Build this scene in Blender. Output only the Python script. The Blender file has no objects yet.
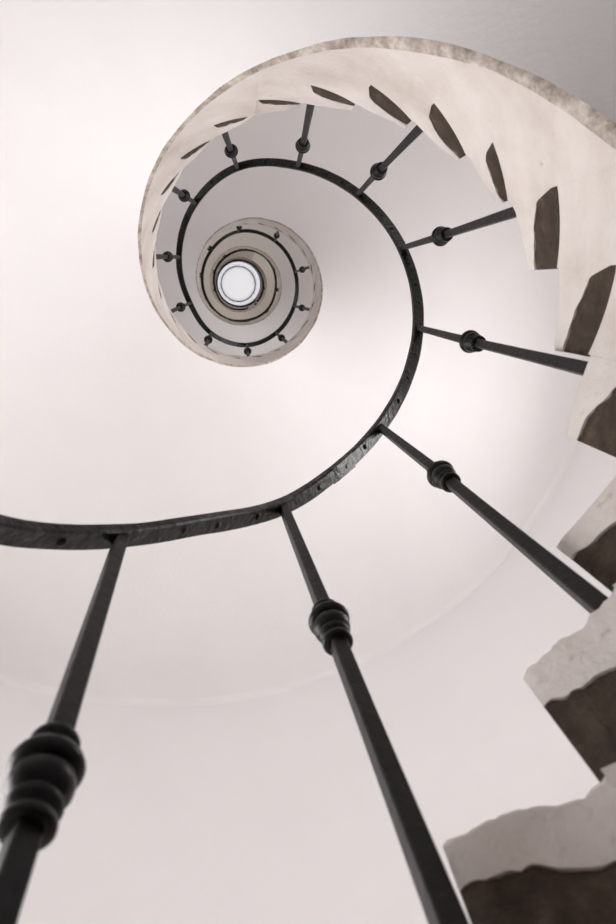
import bpy, bmesh, math, random
from mathutils import Vector, Matrix

# ------------------------------------------------------------------ units
# The stairwell is laid out in multiples of the handrail radius, U metres.
U = 0.40
PI = math.pi
SC = bpy.context.scene
COL = SC.collection
rnd = random.Random(7)

# helix:  z = Z0 - PITCH * angle   (angle falls as the stair climbs)
Z0, PITCH = 4.8736, 1.3357
TREAD_OFF, SOFFIT_OFF = -1.92, -3.2
WALL_R, WALL_T = 5.3, 0.7
FLOOR_Z = -3.0
TOP_Z = 34.0          # underside of the ceiling over the last flight
CAMX, CAMY = -0.2592, 0.1013


def helix(th):
    return Z0 - PITCH * th


def P(r, th, z):
    return Vector((r * math.cos(th) * U, r * math.sin(th) * U, z * U))


SKEW = 0.34        # the risers do not aim at the axis: each swings back by this angle


def PS(r, ri, th, z):
    """point at radius r on the straight riser line that starts at (ri, th)"""
    b = r - ri
    if b > 0:
        c = math.cos(SKEW); q = ri * c
        s = -q + math.sqrt(q * q - ri * ri + r * r)
        x = ri * math.cos(th) + s * math.cos(th - SKEW)
        y = ri * math.sin(th) + s * math.sin(th - SKEW)
        return Vector((x * U, y * U, z * U))
    return P(r, th, z)


def vnoise(x, seed=0):
    def h(i):
        v = math.sin(i * 127.1 + seed * 311.7) * 43758.5453
        return (v - math.floor(v)) * 2 - 1
    i = math.floor(x); f = x - i; f = f * f * (3 - 2 * f)
    return h(i) * (1 - f) + h(i + 1) * f


# ------------------------------------------------------------------ materials
def new_mat(name):
    m = bpy.data.materials.new(name); m.use_nodes = True
    nt = m.node_tree; nt.nodes.clear()
    out = nt.nodes.new('ShaderNodeOutputMaterial')
    b = nt.nodes.new('ShaderNodeBsdfPrincipled')
    nt.links.new(b.outputs[0], out.inputs[0])
    return m, nt, b


def noise(nt, scale, detail=4, rough=0.55, world=False):
    tc = nt.nodes.new('ShaderNodeNewGeometry' if world else 'ShaderNodeTexCoord')
    n = nt.nodes.new('ShaderNodeTexNoise')
    n.inputs['Scale'].default_value = scale
    n.inputs['Detail'].default_value = detail
    n.inputs['Roughness'].default_value = rough
    nt.links.new(tc.outputs['Position' if world else 'Object'], n.inputs['Vector'])
    return n


def ramp(nt, src, stops):
    r = nt.nodes.new('ShaderNodeValToRGB')
    el = r.color_ramp.elements
    while len(el) > 1: el.remove(el[-1])
    el[0].position, el[0].color = stops[0][0], (*stops[0][1], 1)
    for p, c in stops[1:]:
        e = el.new(p); e.color = (*c, 1)
    nt.links.new(src, r.inputs[0])
    return r


def bump(nt, b, src, strength, dist):
    bp = nt.nodes.new('ShaderNodeBump')
    bp.inputs['Strength'].default_value = strength
    bp.inputs['Distance'].default_value = dist
    nt.links.new(src, bp.inputs['Height'])
    nt.links.new(bp.outputs[0], b.inputs['Normal'])
    return bp


def mix_rgb(nt, fac, a, b):
    m = nt.nodes.new('ShaderNodeMix'); m.data_type = 'RGBA'
    nt.links.new(fac, m.inputs[0]); nt.links.new(a, m.inputs[6])
    if hasattr(b, 'links'): nt.links.new(b, m.inputs[7])
    else: m.inputs[7].default_value = (*b, 1)
    return m.outputs[2]


def plaster(name, c0, c1, scale=2.0, bstr=0.25):
    m, nt, b = new_mat(name)
    n1 = noise(nt, scale, 5, 0.6)
    r1 = ramp(nt, n1.outputs[0], [(0.3, c0), (0.7, c1)])
    nt.links.new(r1.outputs[0], b.inputs['Base Color'])
    n2 = noise(nt, 60, 4)
    bump(nt, b, n2.outputs[0], bstr, 0.004)
    b.inputs['Roughness'].default_value = 0.9
    b.inputs['Specular IOR Level'].default_value = 0.15
    return m


M_SOFFIT = plaster('white_plaster', (0.825, 0.812, 0.814), (0.855, 0.844, 0.846))
M_WALL = plaster('white_wall_plaster', (0.825, 0.812, 0.814), (0.855, 0.844, 0.846), 1.2)
M_FLOOR = plaster('dark_floor_stone', (0.15, 0.14, 0.13), (0.21, 0.195, 0.18), 3.0, 0.4)  # floor out of view, kept dark to lessen light bounced onto the soffit
M_CEIL = plaster('cream_plaster', (0.88, 0.85, 0.79), (0.90, 0.87, 0.81))


def whitewash(name, worn):
    """whitewash over stone: creamy, with small chips and faint brown weeps"""
    m, nt, b = new_mat(name)
    n1 = noise(nt, 7, 6, 0.6, True)
    base = ramp(nt, n1.outputs[0], [(0.25, (0.55, 0.49, 0.445)), (0.5, (0.66, 0.61, 0.575)), (0.75, (0.74, 0.70, 0.67))])
    n2 = noise(nt, 38, 5, 0.65, True)
    f = ramp(nt, n2.outputs[0], [(0.585 if worn else 0.655, (0, 0, 0)), (0.74, (1, 1, 1))])
    col = mix_rgb(nt, f.outputs[0], base.outputs[0], (0.46, 0.385, 0.32))
    nt.links.new(col, b.inputs['Base Color'])
    n3 = noise(nt, 90 if not worn else 55, 6, 0.65, True)
    bump(nt, b, n3.outputs[0], 0.7 if worn else 0.5, 0.006 if worn else 0.005)
    b.inputs['Roughness'].default_value = 0.92
    b.inputs['Specular IOR Level'].default_value = 0.12
    return m


M_FASCIA = whitewash('whitewashed_stone', False)
M_STEP = whitewash('worn_whitewashed_stone', True)


def rough_rim():
    m, nt, b = new_mat('rough_bare_plaster_edge')
    n1 = noise(nt, 30, 6, 0.7)
    base = ramp(nt, n1.outputs[0], [(0.33, (0.24, 0.19, 0.155)), (0.5, (0.47, 0.40, 0.35)), (0.68, (0.72, 0.66, 0.61))])
    nt.links.new(base.outputs[0], b.inputs['Base Color'])
    n3 = noise(nt, 70, 6, 0.7)
    bump(nt, b, n3.outputs[0], 0.8, 0.008)
    b.inputs['Roughness'].default_value = 0.95
    return m


M_RIM = rough_rim()


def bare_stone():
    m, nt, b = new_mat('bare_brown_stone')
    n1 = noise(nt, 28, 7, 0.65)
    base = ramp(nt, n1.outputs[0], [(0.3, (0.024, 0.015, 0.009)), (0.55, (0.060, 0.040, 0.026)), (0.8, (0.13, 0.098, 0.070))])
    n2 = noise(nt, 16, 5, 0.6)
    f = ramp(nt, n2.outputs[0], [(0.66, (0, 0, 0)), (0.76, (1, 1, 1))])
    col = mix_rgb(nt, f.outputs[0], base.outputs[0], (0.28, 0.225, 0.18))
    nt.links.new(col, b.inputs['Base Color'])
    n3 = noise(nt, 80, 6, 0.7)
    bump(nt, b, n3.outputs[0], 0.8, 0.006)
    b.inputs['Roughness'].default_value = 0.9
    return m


M_BARE = bare_stone()


def iron(name, c, rough, bscale, bstr):
    m, nt, b = new_mat(name)
    n1 = noise(nt, 25, 5, 0.6)
    base = ramp(nt, n1.outputs[0], [(0.3, c), (0.75, tuple(x * 1.9 for x in c))])
    nt.links.new(base.outputs[0], b.inputs['Base Color'])
    n2 = noise(nt, bscale, 4, 0.6)
    bump(nt, b, n2.outputs[0], bstr, 0.004)
    rr = nt.nodes.new('ShaderNodeMapRange')
    rr.inputs[3].default_value = rough - 0.1; rr.inputs[4].default_value = rough + 0.15
    nt.links.new(n1.outputs[0], rr.inputs[0]); nt.links.new(rr.outputs[0], b.inputs['Roughness'])
    b.inputs['Specular IOR Level'].default_value = 0.22
    return m


M_RAIL = iron('hammered_black_iron', (0.004, 0.0037, 0.0036), 0.34, 55, 0.9)
M_BAR = iron('black_painted_iron', (0.0085, 0.0078, 0.0080), 0.42, 70, 0.35)
M_COLLAR = iron('turned_black_iron', (0.0028, 0.0026, 0.0027), 0.36, 60, 0.15)
M_RIVET = iron('blackened_rivet_iron', (0.003, 0.003, 0.003), 0.4, 80, 0.2)
M_FRAME = iron('grey_lantern_frame', (0.05, 0.05, 0.055), 0.5, 60, 0.2)


def glass():
    m = bpy.data.materials.new('thin_clear_glass'); m.use_nodes = True
    nt = m.node_tree; nt.nodes.clear()
    out = nt.nodes.new('ShaderNodeOutputMaterial')
    t = nt.nodes.new('ShaderNodeBsdfTransparent'); t.inputs[0].default_value = (0.96, 0.97, 1.0, 1)
    g = nt.nodes.new('ShaderNodeBsdfGlossy'); g.inputs['Roughness'].default_value = 0.05
    mx = nt.nodes.new('ShaderNodeMixShader'); mx.inputs[0].default_value = 0.05
    nt.links.new(t.outputs[0], mx.inputs[1]); nt.links.new(g.outputs[0], mx.inputs[2]); nt.links.new(mx.outputs[0], out.inputs[0])
    return m


M_GLASS = glass()


# ------------------------------------------------------------------ builders
def link(name, verts, faces, mat, parent=None, smooth=True, sharp=40, origin=None):
    me = bpy.data.meshes.new(name)
    off = Vector((0, 0, 0))
    if parent is not None:
        q = parent
        while q is not None:
            off += q.location; q = q.parent
    org = Vector(origin) if origin is not None else off
    me.from_pydata([tuple(Vector(v) - org) for v in verts], [], faces)
    bm = bmesh.new(); bm.from_mesh(me)
    bmesh.ops.remove_doubles(bm, verts=bm.verts, dist=1e-6)
    bmesh.ops.recalc_face_normals(bm, faces=bm.faces)
    for f in bm.faces: f.smooth = smooth
    if smooth:
        for e in bm.edges:
            if len(e.link_faces) == 2 and e.calc_face_angle(0) > math.radians(sharp): e.smooth = False
    bm.to_mesh(me); bm.free()
    me.materials.append(mat)
    o = bpy.data.objects.new(name, me); COL.objects.link(o)
    if parent is not None:
        o.parent = parent
        o.location = org - off
    else:
        o.location = org
    return o


def thing(name, label, cat, loc):
    o = bpy.data.objects.new(name, None); COL.objects.link(o)
    o.empty_display_size = 0.2
    o.location = loc; o['label'] = label; o['category'] = cat
    return o


def sweep(rings, closed_ring=True, caps=True):
    n = len(rings[0]); V = []; F = []
    for r in rings: V += r
    for i in range(len(rings) - 1):
        for j in range(n if closed_ring else n - 1):
            k = (j + 1) % n
            F.append((i * n + j, i * n + k, (i + 1) * n + k, (i + 1) * n + j))
    if caps:
        F.append(tuple(range(n))); b = (len(rings) - 1) * n
        F.append(tuple(b + j for j in reversed(range(n))))
    return V, F


def lathe(profile, base, axis, seg=20):
    axis = axis.normalized()
    a = axis.orthogonal().normalized(); b = axis.cross(a)
    rings = []
    for (h, r) in profile:
        rings.append([base + axis * h + (a * math.cos(2 * PI * k / seg) + b * math.sin(2 * PI * k / seg)) * r for k in range(seg)])
    return sweep(rings)


# ------------------------------------------------------------------ steps: where each one starts and how high it is
DTH = 2 * PI / 22
near = [(1.503, 0.945), (1.205, 1.324), (0.916, 1.711), (0.611, 2.150), (0.340, 2.558), (0.037, 2.985), (-0.266, 3.317), (-0.525, 3.676)]
tips = []
th, z = near[0]
low = []
while z > FLOOR_Z + 0.45:
    th += 0.2912; z -= 0.389
    low.append((th, z))
tips = list(reversed(low)) + near
N_LOW = len(low)
th = near[-1][0]
TH_END = -19.9
while th > TH_END:
    th -= DTH
    tips.append((th, helix(th) - 1.90))
NS = len(tips) - 1


# tread heights measured along the worn inner edges of the nearest steps
EDGE = {0: [(0, 0.941), (0.03, 0.95), (0.141, 0.94), (0.179, 0.95), (0.293, 0.949), (0.438, 0.946), (0.542, 0.94), (0.63, 0.928), (0.722, 0.916), (0.807, 0.914), (0.916, 0.926), (1.0, 0.941)],
        1: [(0, 1.32), (0.073, 1.335), (0.275, 1.335), (0.396, 1.344), (0.579, 1.325), (0.701, 1.344), (0.841, 1.349), (1.0, 1.367)],
        2: [(0, 1.727), (0.089, 1.733), (0.245, 1.722), (0.529, 1.711), (0.848, 1.704), (1.0, 1.71)],
        3: [(0, 2.149), (0.08, 2.157), (0.228, 2.172), (0.514, 2.179), (0.8, 2.182), (1.0, 2.186)],
        4: [(0, 2.556), (0.082, 2.563), (0.482, 2.555), (0.667, 2.559), (1.0, 2.592)],
        5: [(0, 2.984), (0.123, 2.996), (0.428, 2.99), (0.83, 3.005), (1.0, 3.047)]}


def lookup(tab, u):
    for (a, x), (b, y) in zip(tab, tab[1:]):
        if a <= u <= b: return x + (y - x) * (u - a) / (b - a)
    return tab[-1][1]


def r_inner(u, k):
    return 0.975 + 0.055 * max(0, 1 - u) ** 2 + (0.0 if k - N_LOW in EDGE else 0.004) * vnoise(u * 3.0 + k * 9.3, 3) * (1 - u)


def z_tread(u, k):
    """top edge of the tread's inner end: worn at the nosing"""
    m = k - N_LOW
    if m in EDGE: return lookup(EDGE[m], u)
    return tips[k][1] + 0.035 * u + 0.006 * vnoise(u * 4 + k * 5.7, 1) - 0.008 * math.exp(-u * 14)


# ------------------------------------------------------------------ staircase
stair = thing('spiral_staircase', 'whitewashed stone spiral staircase winding up the shaft with worn bare step ends', 'staircase', (0, 0, FLOOR_Z * U))

# core below the steps: whitewashed inner face (string), rough lower edge, smooth soffit to the wall
def step_bottom(k):
    return tips[k][1] - (tips[k][1] - tips[k - 1][1] if k > 0 else 0.389)


def r_string(th):
    return 0.973 + 0.004 * vnoise(th * 1.7, 5)


cols = []     # (angle, top z)
for k in range(NS):
    a, b = tips[k][0], tips[k + 1][0]
    n = 8
    for j in range(n + 1):
        u = j / n
        lift = (z_tread(1.0, k - 1) - step_bottom(k)) if k > 0 else 0
        cols.append((a + (b - a) * u, step_bottom(k) + max(0.0, lift) * (1 - 0.5 * u)))


def soffit_z(th):
    return max(helix(th) + SOFFIT_OFF, FLOOR_Z)


EDGE_LIFT = 0.07
def edge_in(th):   # where the clean inner face stops and the rough edge begins
    k = 1.0 if th > -0.7 else (0.45 if th < -1.7 else 1.0 - 0.55 * (-0.7 - th))
    return EDGE_LIFT * k + 0.018 * k * vnoise(th * 4, 11) + 0.006 * vnoise(th * 17, 12)


def core_pts(th, zt):
    """profile points: inner face top -> lower inner edge -> rough rim -> soffit -> wall"""
    sz = helix(th) + SOFFIT_OFF
    r0 = r_string(th)
    ed = edge_in(th)
    pr = [(r0, zt), (r0 + 0.004 * vnoise(th * 5, 9), zt * 0.6 + (sz + ed) * 0.4), (r0 + 0.012, sz + ed)]
    rim = [(r0 + 0.012, sz + ed), (r0 + 0.018 + 0.004 * vnoise(th * 14, 21), sz + ed * 0.62), (r0 + 0.022 + 0.004 * vnoise(th * 12, 22), sz + ed * 0.28), (r0 + 0.024 + 0.020 * min(1, ed / EDGE_LIFT) + 0.006 * vnoise(th * 6, 23), sz + 0.0)]
    r_in = rim[-1][0]
    sof = [(r_in, sz)] + [(r_in + (WALL_R - 0.003 - r_in) * t, sz) for t in (0.04, 0.12, 0.25, 0.45, 0.7, 0.93)] + [(WALL_R - 0.06, sz - 0.01), (WALL_R - 0.025, sz - 0.035), (WALL_R - 0.008, sz - 0.075), (WALL_R - 0.003, sz - 0.13)]
    return pr, rim, sof


S1, S2, S3 = [], [], []
fl = FLOOR_Z + 0.002
for (t, zt) in cols:
    pr, rim, sof = core_pts(t, zt)
    S1.append([P(r, t, max(z, fl)) for r, z in pr])
    S2.append([P(r, t, max(z, fl)) for r, z in rim])
    S3.append([P(r, t, max(z, fl)) for r, z in sof])


def drop_flat(V, F):
    out = []
    for f in F:
        a = sum(((V[f[i]] - V[f[0]]).cross(V[f[i + 1]] - V[f[0]]) for i in range(1, len(f) - 1)), Vector())
        if a.length > 1e-9: out.append(f)
    return V, out


V, F = drop_flat(*sweep(S1, False, False))
o = link('inner_string', V, F, M_FASCIA, stair, sharp=50)
o['label'] = 'whitewashed inner face under the steps'
# only where the flight has left the floor
i0 = next(i for i, (t, zt) in enumerate(cols) if helix(t) + SOFFIT_OFF > FLOOR_Z)
V, F = drop_flat(*sweep(S2[i0:], False, False))
o = link('rough_edge', V, F, M_RIM, stair, sharp=70)
o['label'] = 'rough brown bare plaster lower edge'
V, F = drop_flat(*sweep(S3[i0:], False, False))
o = link('soffit', V, F, M_SOFFIT, stair)
o['label'] = 'smooth white plaster underside'


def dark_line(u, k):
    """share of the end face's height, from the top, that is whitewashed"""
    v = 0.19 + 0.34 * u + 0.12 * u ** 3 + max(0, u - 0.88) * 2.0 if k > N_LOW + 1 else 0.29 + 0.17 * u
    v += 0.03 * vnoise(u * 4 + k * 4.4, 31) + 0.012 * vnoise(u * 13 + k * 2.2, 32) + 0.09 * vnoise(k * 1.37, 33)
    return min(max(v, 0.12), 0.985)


DEEP = 1.1
for k in range(NS):
    a, b = tips[k][0], tips[k + 1][0]
    zb = step_bottom(k)
    n = 28 if k < N_LOW + 26 else 12
    ringL, ringB = [], []
    for j in range(n + 1):
        u = j / n
        t = a + (b - a) * u
        ri, zt = r_inner(u, k), z_tread(u, k)
        if k <= N_LOW + 1: zt += 0.004 * vnoise(u * 22 + k, 8)
        v = dark_line(u, k)
        zm = zt + (zb - zt) * v
        ztop = tips[k][1] + 0.03
        lp = [(ri + 0.014, zt), (ri + 0.004, zt - 0.005), (ri, zt - 0.016), (ri + 0.002, zm), (ri + DEEP, zm), (ri + DEEP, zb), (WALL_R - 0.003, zb), (WALL_R - 0.003, ztop), (ri + 0.5, ztop)]
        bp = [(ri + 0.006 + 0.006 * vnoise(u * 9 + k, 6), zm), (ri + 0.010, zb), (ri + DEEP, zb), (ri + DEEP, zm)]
        ringL.append([PS(r, ri, t, z) for r, z in lp])
        ringB.append([PS(r, ri, t, z) for r, z in bp])
    V, F = sweep(ringL)
    s = link('step', V, F, M_STEP if k <= N_LOW + 3 else M_FASCIA, stair, sharp=50, origin=P(1.0, (a + b) / 2, zb))
    V, F = sweep(ringB)
    q = link('bare_stone_end', V, F, M_BARE, s, sharp=60)
    q['label'] = 'dark bare stone patch on the step end'

# landing that takes over where the last step ends
lz = tips[NS][1]
rings = []
for i in range(61):
    t = tips[NS][0] - 4.35 * i / 60
    rings.append([P(0.975, t, lz), P(0.975, t, lz - 1.22), P(0.995, t, lz - 1.28), P(1.02, t, lz - 1.3), P(WALL_R - 0.003, t, lz - 1.3), P(WALL_R - 0.003, t, lz)])
V, F = sweep(rings)
link('landing', V, F, M_SOFFIT, stair, sharp=50)

# ------------------------------------------------------------------ railing
RAILPTS = [(4.2, 1.0), (3.6, 1.0), (3.0, 1.04), (2.466, 1.053), (2.35, 1.037), (2.211, 1.01), (1.988, 0.974), (1.652, 0.984), (1.372, 0.966), (1.031, 0.967), (0.378, 0.987), (-0.170, 0.986), (-0.682, 0.979), (-1.222, 0.994),
           (-1.758, 1.043), (-2.274, 1.006), (-2.885, 0.940), (-3.506, 0.912), (-4.045, 0.985), (-4.643, 1.022), (-5.175, 0.984), (-5.777, 0.936),
           (-6.452, 0.933), (-7.199, 0.986), (-7.975, 1.041), (-8.654, 1.016), (-9.27, 1.02), (-9.873, 1.041), (-10.532, 1.071), (-11.056, 1.045),
           (-11.69, 1.055), (-12.317, 1.03), (-12.926, 1.07), (-13.489, 1.10), (-14.08, 1.05), (-14.674, 0.997), (-15.313, 0.981), (-15.967, 0.97), (-16.625, 1.02), (-17.25, 1.02), (-17.9, 1.0), (-18.6, 1.0), (-20.0, 1.0), (-20.7, 1.0), (-21.4, 1.0), (-22.1, 1.0), (-22.8, 1.0), (-23.5, 1.0), (-24.3, 1.0)]


def rail_r(th):
    for i in range(len(RAILPTS) - 1):
        t0, r0 = RAILPTS[i]; t1, r1 = RAILPTS[i + 1]
        if t0 >= th >= t1:
            f = (t0 - th) / (t0 - t1)
            ra = RAILPTS[i - 1][1] if i > 0 else r0
            rb = RAILPTS[i + 2][1] if i + 2 < len(RAILPTS) else r1
            ta = RAILPTS[i - 1][0] if i > 0 else t0 + (t0 - t1)
            tb = RAILPTS[i + 2][0] if i + 2 < len(RAILPTS) else t1 - (t0 - t1)
            h = t0 - t1
            m0, m1 = (r1 - ra) / (ta - t1) * h, (rb - r0) / (t0 - tb) * h
            return (2 * f ** 3 - 3 * f * f + 1) * r0 + (f ** 3 - 2 * f * f + f) * m0 + (-2 * f ** 3 + 3 * f * f) * r1 + (f ** 3 - f * f) * m1
    return RAILPTS[0][1] if th > 0 else RAILPTS[-1][1]


RAIL_TOP = 31.55


def rail_z(th):
    return min(helix(th), RAIL_TOP)


def rail_c(th):
    return P(rail_r(th), th, rail_z(th))


rail_root = thing('stair_railing', 'black wrought iron railing with collared balusters spiralling up beside the whitewashed steps', 'railing', (U, 0, FLOOR_Z * U))

RW, RT = 0.035, 0.019      # half width, half thickness
def rail_frame(th):
    c = rail_c(th)
    tang = (rail_c(th - 0.01) - rail_c(th + 0.01)).normalized()
    rad = Vector((math.cos(th), math.sin(th), 0)); rad = (rad - tang * rad.dot(tang)).normalized()
    up = rad.cross(tang)
    if up.z < 0: up = -up
    return c, tang, rad, up


rings = []
t = 3.9
while t > -24.35:
    c, tang, rad, up = rail_frame(t)
    w = RW * (1 + 0.03 * vnoise(t * 11, 41)); h = RT * (1 + 0.06 * vnoise(t * 13, 42))
    ch = 0.006
    prof = [(-w, -h + ch), (-w + ch, -h), (w - ch, -h), (w, -h + ch), (w, h - ch), (w - ch, h), (-w + ch, h), (-w, h - ch)]
    rings.append([c + rad * (x * U) + up * (y * U) for x, y in prof])
    t -= 0.035
V, F = sweep(rings)
handrail = link('handrail', V, F, M_RAIL, rail_root, sharp=35)
handrail['label'] = 'hammered flat iron handrail'

# one forged joint in the near stretch of the rail
c, tang, rad, up = rail_frame(1.33)
rings = []
for s, hh in ((-0.075, 0.0195), (-0.05, 0.0225), (0.052, 0.0235), (0.056, 0.020)):
    w = 0.0362
    cc, tg, rd, uu = rail_frame(1.33 - s)
    rings.append([cc + rd * (x * U) + uu * (y * U) for x, y in ((-w, -hh), (w, -hh), (w, 0.01), (-w, 0.01))])
V, F = sweep(rings)
link('lap_joint', V, F, M_RAIL, handrail, sharp=30)

BAL = [(3.38, 1.0), (2.79, 1.0)] + [q for q in RAILPTS[5:-1] if q[0] not in (1.988, 1.372)]
# collars of the nearest balusters: (rail angle, angle of collar, height)
KN = {2.211: (2.175, helix(2.192) - 1.051), 1.652: (1.594, helix(1.592) - 1.102), 1.031: (0.992, helix(1.01) - 1.023), 0.378: (0.387, helix(0.387) - 1.038), -0.170: (-0.187, helix(-0.186) - 1.021),
      -0.682: (-0.722, helix(-0.725) - 0.974), -1.222: (-1.266, helix(-1.271) - 0.968)}
LEAN = {-1.758: -0.06, -2.274: -0.068, -2.885: -0.048, -3.506: -0.005, -4.045: -0.010, -4.643: 0.01, -5.175: -0.02, -5.777: -0.02}


def tread_at(th):
    for k in range(NS):
        if tips[k][0] >= th >= tips[k + 1][0]:
            u = (tips[k][0] - th) / (tips[k][0] - tips[k + 1][0])
            return z_tread(u, k), r_inner(u, k)
    return (tips[NS][1] if th < 0 else helix(th) + TREAD_OFF), 0.98


def box_sweep(pts, halfs, rads):
    rings = []
    for i, (p, hw, rd) in enumerate(zip(pts, halfs, rads)):
        d = (pts[min(i + 1, len(pts) - 1)] - pts[max(i - 1, 0)]).normalized()
        x = (rd - d * rd.dot(d)).normalized(); y = d.cross(x)
        c = hw * 0.16
        rings.append([p + x * sx + y * sy for sx, sy in ((hw - c, hw), (hw, hw - c), (hw, -hw + c), (hw - c, -hw), (-hw + c, -hw), (-hw, -hw + c), (-hw, hw - c), (-hw + c, hw))])
    return sweep(rings)


for i, (ta, ra) in enumerate(BAL):
    zt = rail_z(ta)
    top = P(rail_r(ta), ta, zt - RT * 0.5)
    # foot: on the rear part of a tread, close to its inner edge
    tb = ta - 0.035
    best = None
    for k in range(NS):
        a, b = tips[k]; 
        u = 0.84
        tt = tips[k][0] + (tips[k + 1][0] - tips[k][0]) * u
        if best is None or abs(tt - tb) < abs(best - tb): best = tt
    if ta in LEAN: tb = ta + 2 * LEAN[ta]
    elif ta < -19.5: pass
    elif i < 9: tb = best
    else: tb = 0.5 * best + 0.5 * tb
    if ta == 1.652: tb -= 0.02
    zb, rb = tread_at(tb)
    foot = P(rb + 0.034, tb, zb - 0.05)
    if ta in KN:
        tk, zk = KN[ta]
        knob = P(0.985, tk, zk)
    else:
        f = 0.50
        knob = top.lerp(foot, f)
    d1 = (top - knob).normalized(); d2 = (knob - foot).normalized()
    rd = Vector((math.cos(ta), math.sin(ta), 0))
    pts, hs = [], []
    for s in range(7):
        f = s / 6
        pts.append(foot.lerp(knob, f)); hs.append((0.0235 - 0.0035 * min(1, f * 1.6)) * U)
    for s in range(1, 6):
        f = s / 5
        pts.append(knob.lerp(top, f)); hs.append((0.0200 - 0.0025 * f) * U)
    V, F = box_sweep(pts, hs, [rd] * len(pts))
    bar = link('baluster', V, F, M_BAR, rail_root, sharp=25, origin=foot)
    # turned collar
    prof = [(-0.100, 0.024), (-0.099, 0.036), (-0.093, 0.040), (-0.084, 0.040), (-0.078, 0.034), (-0.074, 0.030), (-0.068, 0.031), (-0.064, 0.038), (-0.056, 0.042), (-0.048, 0.040), (-0.043, 0.034),
            (-0.040, 0.036), (-0.034, 0.043), (-0.022, 0.049), (-0.008, 0.050), (0.002, 0.046), (0.006, 0.041), (0.009, 0.048), (0.016, 0.055), (0.026, 0.0575), (0.036, 0.054), (0.041, 0.046), (0.044, 0.037),
            (0.052, 0.033), (0.062, 0.031), (0.067, 0.032), (0.072, 0.038), (0.080, 0.040), (0.087, 0.037), (0.091, 0.024)]
    ax = (d1 + d2).normalized()
    V, F = lathe([(h * U, r * U) for h, r in prof], knob, ax, 28 if i < 14 else 14)
    link('collar', V, F, M_COLLAR, bar, sharp=60)

# rivet heads along the underside of the near stretch of rail
for i in range(1, 14):
    t0, t1 = BAL[i][0], BAL[i + 1][0]
    for f in (0.26, 0.5, 0.74):
        tt = t0 + (t1 - t0) * f + 0.02 * vnoise(i * 3.3 + f * 10, 51)
        c, tang, rad, up = rail_frame(tt)
        base = c - up * (RT * U * 0.95) + rad * (0.006 * U * vnoise(i + f * 7, 52))
        prof = [(0.0, 0.014), (0.003, 0.014), (0.007, 0.010), (0.009, 0.004)]
        V, F = lathe([(h * U, r * U) for h, r in prof], base, -up, 12)
        link('rivet', V, F, M_RIVET, handrail)

# ------------------------------------------------------------------ the tower shell
def struct(o):
    o['kind'] = 'structure'; return o


NSEG = 144
ZR = [FLOOR_Z - 0.02 + 0.5 * i for i in range(int((TOP_Z - FLOOR_Z) / 0.5) + 2)]
ZR = [z for z in ZR if z < TOP_Z] + [TOP_Z]
# unseen openings, placed for the light they let in: (angle, half width in segments, z0, z1)
OPEN = [(2.65, 7, 0.1, 3.9), (0.15, 4, 4.9, 7.5), (-1.35, 3, 6.6, 9.2), (-3.3, 4, 9.2, 11.8), (-5.6, 4, 12.2, 15.0),
        (-7.2, 3, 14.5, 17.0), (-9.4, 4, 17.5, 20.0), (-11.8, 4, 20.5, 23.0), (-14.5, 4, 24.0, 26.5), (-17.5, 4, 28.0, 30.5)]


def seg_of(th):
    return int(round((th % (2 * PI)) / (2 * PI) * NSEG))


cells = set()
op_rects = []
for (th, hw, za, zb) in OPEN:
    s = seg_of(th)
    js = [j for j in range(len(ZR) - 1) if ZR[j] >= za - 0.02 and ZR[j + 1] <= zb + 0.26]
    for ds in range(-hw, hw):
        for j in js: cells.add(((s + ds) % NSEG, j))
    op_rects.append((s, hw, ZR[js[0]], ZR[js[-1] + 1]))
V, F = [], []
R0, R1 = WALL_R, WALL_R + WALL_T
nz = len(ZR)
for r in (R0, R1):
    for i in range(NSEG):
        for j in range(nz):
            V.append(P(r, 2 * PI * i / NSEG, ZR[j]))
def vid(layer, i, j): return layer * NSEG * nz + (i % NSEG) * nz + j
for i in range(NSEG):
    for j in range(nz - 1):
        if (i, j) in cells:
            for (di, dj, e) in ((-1, 0, ((i, j), (i, j + 1))), (1, 0, ((i + 1, j), (i + 1, j + 1))), (0, -1, ((i, j), (i + 1, j))), (0, 1, ((i, j + 1), (i + 1, j + 1)))):
                nb = ((i + di) % NSEG, j + dj)
                if nb not in cells and 0 <= j + dj < nz - 1:
                    (a, b), (c, d) = e
                    F.append((vid(0, a, b), vid(0, c, d), vid(1, c, d), vid(1, a, b)))
            continue
        for L in (0, 1):
            F.append((vid(L, i, j), vid(L, i + 1, j), vid(L, i + 1, j + 1), vid(L, i, j + 1)))
for i in range(NSEG):
    for j in (0, nz - 1):
        if (i, min(j, nz - 2)) in cells: continue
        F.append((vid(0, i, j), vid(0, i + 1, j), vid(1, i + 1, j), vid(1, i, j)))
struct(link('wall_round', V, F, M_WALL, sharp=30))


def disc(r, z, n=96, hole=0.0, th=0.3, name='floor', mat=None):
    rings = []
    for i in range(n + 1):
        a = 2 * PI * i / n
        rings.append([P(hole, a, z), P(r, a, z), P(r, a, z + th), P(hole, a, z + th)])
    V, F = sweep(rings, True, False)
    if hole == 0: F = [f for f in F]
    return link(name, V, F, mat)


struct(disc(R1 + 6, FLOOR_Z - 0.5, th=0.48, hole=0.0001, name='floor', mat=M_FLOOR))
OC = 1.02
struct(disc(R1, TOP_Z, hole=OC, th=0.5, name='ceiling', mat=M_SOFFIT))

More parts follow.
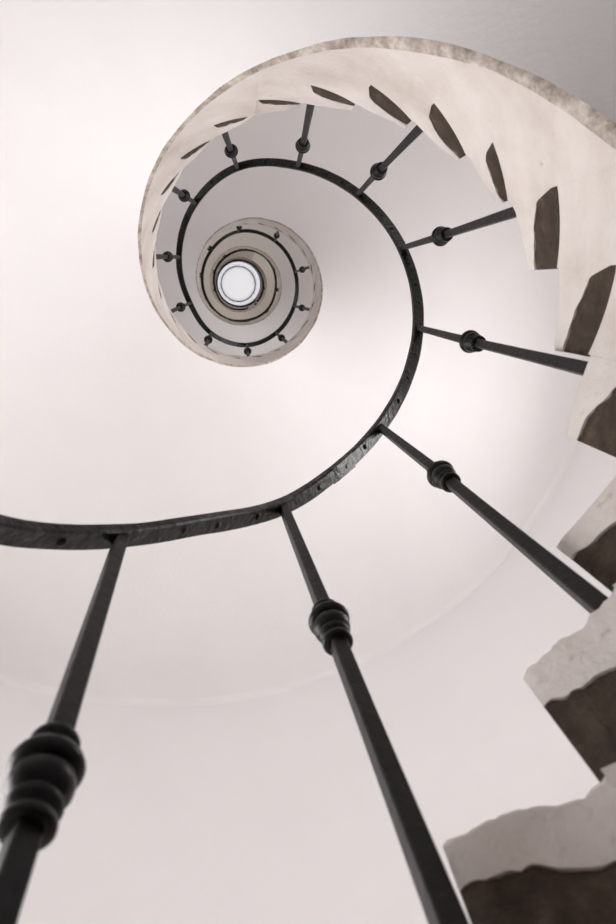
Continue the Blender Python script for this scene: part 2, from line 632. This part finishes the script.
# ------------------------------------------------------------------ roof lantern over the well
LZ0, LZ1, LR1 = TOP_Z + 0.5, TOP_Z + 4.8, 0.92
lantern = bpy.data.objects.new('window_1', None); COL.objects.link(lantern)
lantern.location = P(0, 0, LZ0); lantern['kind'] = 'structure'
nm = 12
rings = []
for i in range(97):
    a = 2 * PI * i / 96
    rings.append([P(OC + 0.06, a, LZ0), P(LR1 + 0.06, a, LZ1), P(LR1 + 0.045, a, LZ1), P(OC + 0.045, a, LZ0)])
V, F = sweep(rings, True, False)
struct(link('window_pane', V, F, M_GLASS, lantern))
for nmz, (za, zb, ra, w) in {'window_sill_ring': (LZ0 - 0.02, LZ0 + 0.14, OC, 0.09), 'window_head_ring': (LZ1 - 0.05, LZ1 + 0.0, LR1 - 0.012, 0.05)}.items():
    rings = [[P(ra, 2 * PI * i / 96, za), P(ra + w, 2 * PI * i / 96, za), P(ra + w, 2 * PI * i / 96, zb), P(ra, 2 * PI * i / 96, zb)] for i in range(97)]
    V, F = sweep(rings, True, False)
    struct(link(nmz, V, F, M_FRAME if 'head' in nmz else M_SOFFIT, lantern))
for i in range(nm):
    a = 2 * PI * (i + 0.3) / nm
    h = 0.012
    rings = []
    for (rr, zz) in ((OC + 0.03, LZ0), (LR1 + 0.03, LZ1)):
        rings.append([P(rr - 0.015, a - h / rr, zz), P(rr + 0.03, a - h / rr, zz), P(rr + 0.03, a + h / rr, zz), P(rr - 0.015, a + h / rr, zz)])
    V, F = sweep(rings)
    struct(link('mullion', V, F, M_SOFFIT, lantern))
rings = [[P(0.0001, 2 * PI * i / 64, LZ1), P(LR1 + 0.3, 2 * PI * i / 64, LZ1), P(LR1 + 0.3, 2 * PI * i / 64, LZ1 + 0.2), P(0.0001, 2 * PI * i / 64, LZ1 + 0.5)] for i in range(65)]
V, F = sweep(rings, True, False)
struct(link('ceiling_lantern', V, F, M_CEIL))

# ------------------------------------------------------------------ sky, and lamps added at the unseen openings
w = bpy.data.worlds.new('overcast_sky'); SC.world = w; w.use_nodes = True
bg = w.node_tree.nodes['Background']
bg.inputs[0].default_value = (0.97, 0.965, 1.0, 1); bg.inputs[1].default_value = 1.3

POWER = [49, 37, 3, 4.5, 18, 4, 8, 11, 11, 11]
for (s, hw, za, zb), pw in zip(op_rects, POWER):
    a = 2 * PI * s / NSEG
    ld = bpy.data.lights.new('opening_lamp', 'AREA'); ld.shape = 'RECTANGLE'  # area lamp added at each unseen opening to brighten the shaft
    ld.size = 2 * hw * 2 * PI / NSEG * R1 * U * 0.95; ld.size_y = (zb - za) * U * 0.95
    ld.energy = pw; ld.color = (1.0, 0.985, 0.98) if za < 16 else (1.0, 0.90, 0.75)
    lo = bpy.data.objects.new('opening_lamp', ld); COL.objects.link(lo)
    lo.location = P(R1 - 0.03, a, (za + zb) / 2)
    d = Vector((-math.cos(a), -math.sin(a), 0))
    lo.rotation_euler = d.to_track_quat('-Z', 'Z').to_euler()

# ------------------------------------------------------------------ camera: looking up the well, tipped off the vertical
f, vx, vy = 680.0738, 233.6181, 285.896
n = Vector((vx - 308, vy - 462, f)).normalized()
e1 = (Vector((1, 0, 0)) - n * n.x).normalized(); e2 = n.cross(e1)
def to_world(c): return Vector((c.dot(e1), c.dot(e2), c.dot(n)))
X = to_world(Vector((1, 0, 0))); Y = -to_world(Vector((0, 1, 0))); Zv = -to_world(Vector((0, 0, 1)))
cd = bpy.data.cameras.new('camera'); cam = bpy.data.objects.new('camera', cd); COL.objects.link(cam)
M = Matrix(((X.x, Y.x, Zv.x, CAMX * U), (X.y, Y.y, Zv.y, CAMY * U), (X.z, Y.z, Zv.z, 0), (0, 0, 0, 1)))
cam.matrix_world = M
cd.sensor_fit = 'VERTICAL'; cd.sensor_height = 36; cd.sensor_width = 24
cd.lens = f * 36 / 924; cd.clip_start = 0.01; cd.clip_end = 200
cd.dof.use_dof = True; cd.dof.focus_distance = 1.9; cd.dof.aperture_fstop = 8
SC.camera = cam

SC.view_settings.view_transform = 'Standard'; SC.view_settings.look = 'None'
SC.view_settings.exposure = 0.0; SC.view_settings.gamma = 1.0; SC.view_settings.use_curve_mapping = False
SC.cycles.max_bounces = 24; SC.cycles.diffuse_bounces = 16; SC.cycles.transparent_max_bounces = 16
